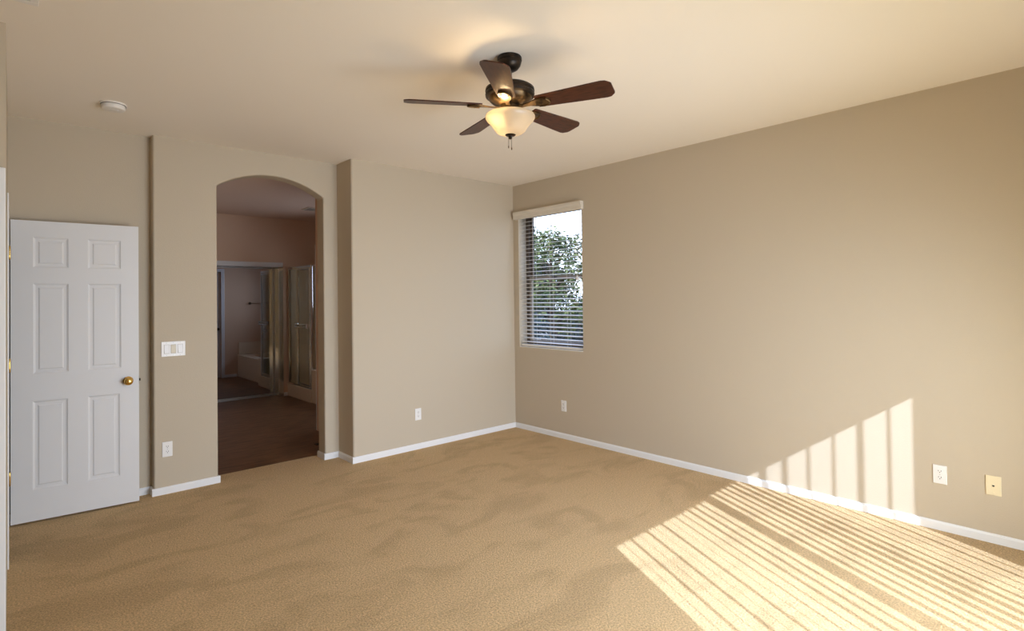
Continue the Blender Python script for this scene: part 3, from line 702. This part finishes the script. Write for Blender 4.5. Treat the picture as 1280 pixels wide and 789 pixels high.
fr = thing('floor_register', 'small dark floor register beside the right arch jamb', 'vent', (-1.93, .885, -.002))
mb = MB(); mb.box(-.06, .06, -.03, .03, 0, .006, .002)
mb.build('frame', M['bronze'], fr)
mb = MB()
for i in range(5): mb.box(-.045+.02*i, -.035+.02*i, -.022, .022, .0055, .0075)
mb.build('grille_slots', M['slot'], fr)

# ------------------------------------------------------------------ outdoors
struct(MB().box(-30, 45, -40, 45, -.6, -.35).build('ground_outside', M['ground']), 'bare yard ground outside the window', 'ground')
def crown(name, parent, m, blobs, nleaf, size, seed):
    rd = random.Random(seed); mb = MB(); bm = mb.bm
    for _ in range(nleaf):
        c, r = rd.choice(blobs)
        d = Vector((rd.gauss(0, 1), rd.gauss(0, 1), rd.gauss(0, 1))).normalized(); p = Vector(c) + Vector((d.x*r[0], d.y*r[1], d.z*r[2]))*(rd.random()**.45)
        a = Vector((rd.gauss(0, 1), rd.gauss(0, 1), rd.gauss(0, .6)-.3)).normalized(); s = a.orthogonal().normalized(); s = (Matrix.Rotation(rd.random()*6.28, 4, a) @ s)
        l = size*rd.uniform(.7, 1.3); wd = l*.42; nn = a.cross(s)*l*.12
        v = [bm.verts.new(q) for q in (p, p+a*l*.45+s*wd*.5, p+a*l-nn, p+a*l*.45-s*wd*.5)]
        mid = bm.verts.new(p+a*l*.5-nn*1.5)
        for i in range(4): bm.faces.new((v[i], v[(i+1) % 4], mid))
    return mb.build(name, m, parent, recalc=False)
def tree(loc, h, label, mt, seed, spread=1.0, nleaf=5000, leaf=.16, low=.28):
    rd = random.Random(seed)
    r = thing('tree', label, 'tree', loc, group='trees outside the window')
    mb = MB(); mb.tube([(0, 0, 0), (.04, .03, h*.3), (-.03, .05, h*.6), (.02, .0, h*.85)], [.13, .10, .06, .02], 8)
    blobs = []
    for i in range(12):
        a = i*2.4+rd.random(); z = h*(low+.62*i/12); rr = spread*(.35+.65*math.sin(PI*min(1, (z/h)*.95)))*rd.uniform(.55, 1)
        e = Vector((math.cos(a)*rr, math.sin(a)*rr, z+h*.08)); mb.tube([(0, 0, z*.85), e*.6+Vector((0, 0, z*.36)), e], [.04, .025, .008], 6)
        blobs.append((tuple(e), (spread*.5, spread*.5, h*.10)))
    blobs.append(((0, 0, h*.9), (spread*.35, spread*.35, h*.12)))
    mb.build('trunk', M['bark'], r, smooth=True)
    crown('foliage', r, M[mt], blobs, nleaf, leaf, seed)
    return r
tree((5.0, 4.1, -.35), 3.45, 'sunny yellow-green tree seen through the upper window panes', 'leaf_bright', 3, .95, 3600, .13)
tree((7.8, 8.6, -.35), 3.7, 'dark green tree standing behind the left of the sunny tree', 'leaf_dark', 5, 1.8, 11000, .2, .12)
tree((12.0, 6.0, -.35), 2.9, 'dark green tree standing behind the right of the sunny tree', 'leaf_dark', 8, 1.7, 9000, .2, .12)
def shrub(loc, h, label, mt, seed):
    rd = random.Random(seed); r = thing('shrub', label, 'shrub', loc, group='shrubs outside the window')
    mb = MB()
    for i in range(7):
        a = i*.9; mb.tube([(0, 0, 0), (.15*math.cos(a), .15*math.sin(a), h*.5), (.4*math.cos(a), .4*math.sin(a), h*.85)], [.025, .018, .006], 6)
    mb.build('stems', M['bark'], r, smooth=True)
    crown('foliage', r, M[mt], [((.35*math.cos(i*1.1), .35*math.sin(i*1.1), h*(.12+.11*i)), (.62, .62, h*.2)) for i in range(7)], 4200, .11, seed)
for n_, (x_, y_, h_, lab) in enumerate(((2.3, 2.8, 1.75, 'dark shrub low behind the left edge of the window'), (2.9, .3, 1.72, 'dark shrub low behind the right edge of the window'),
        (4.6, 1.9, 1.95, 'dark shrub behind the right half of the lower window sash'), (7.2, 5.2, 2.05, 'dark shrub behind the middle of the lower window sash'), (9.3, 4.4, 2.1, 'farthest dark shrub behind the right half of the lower sash'), (5.6, 6.4, 2.1, 'dark shrub behind the left half of the lower window sash'))):
    shrub((x_, y_, -.35), h_, lab, 'leaf_dark', 21+n_)
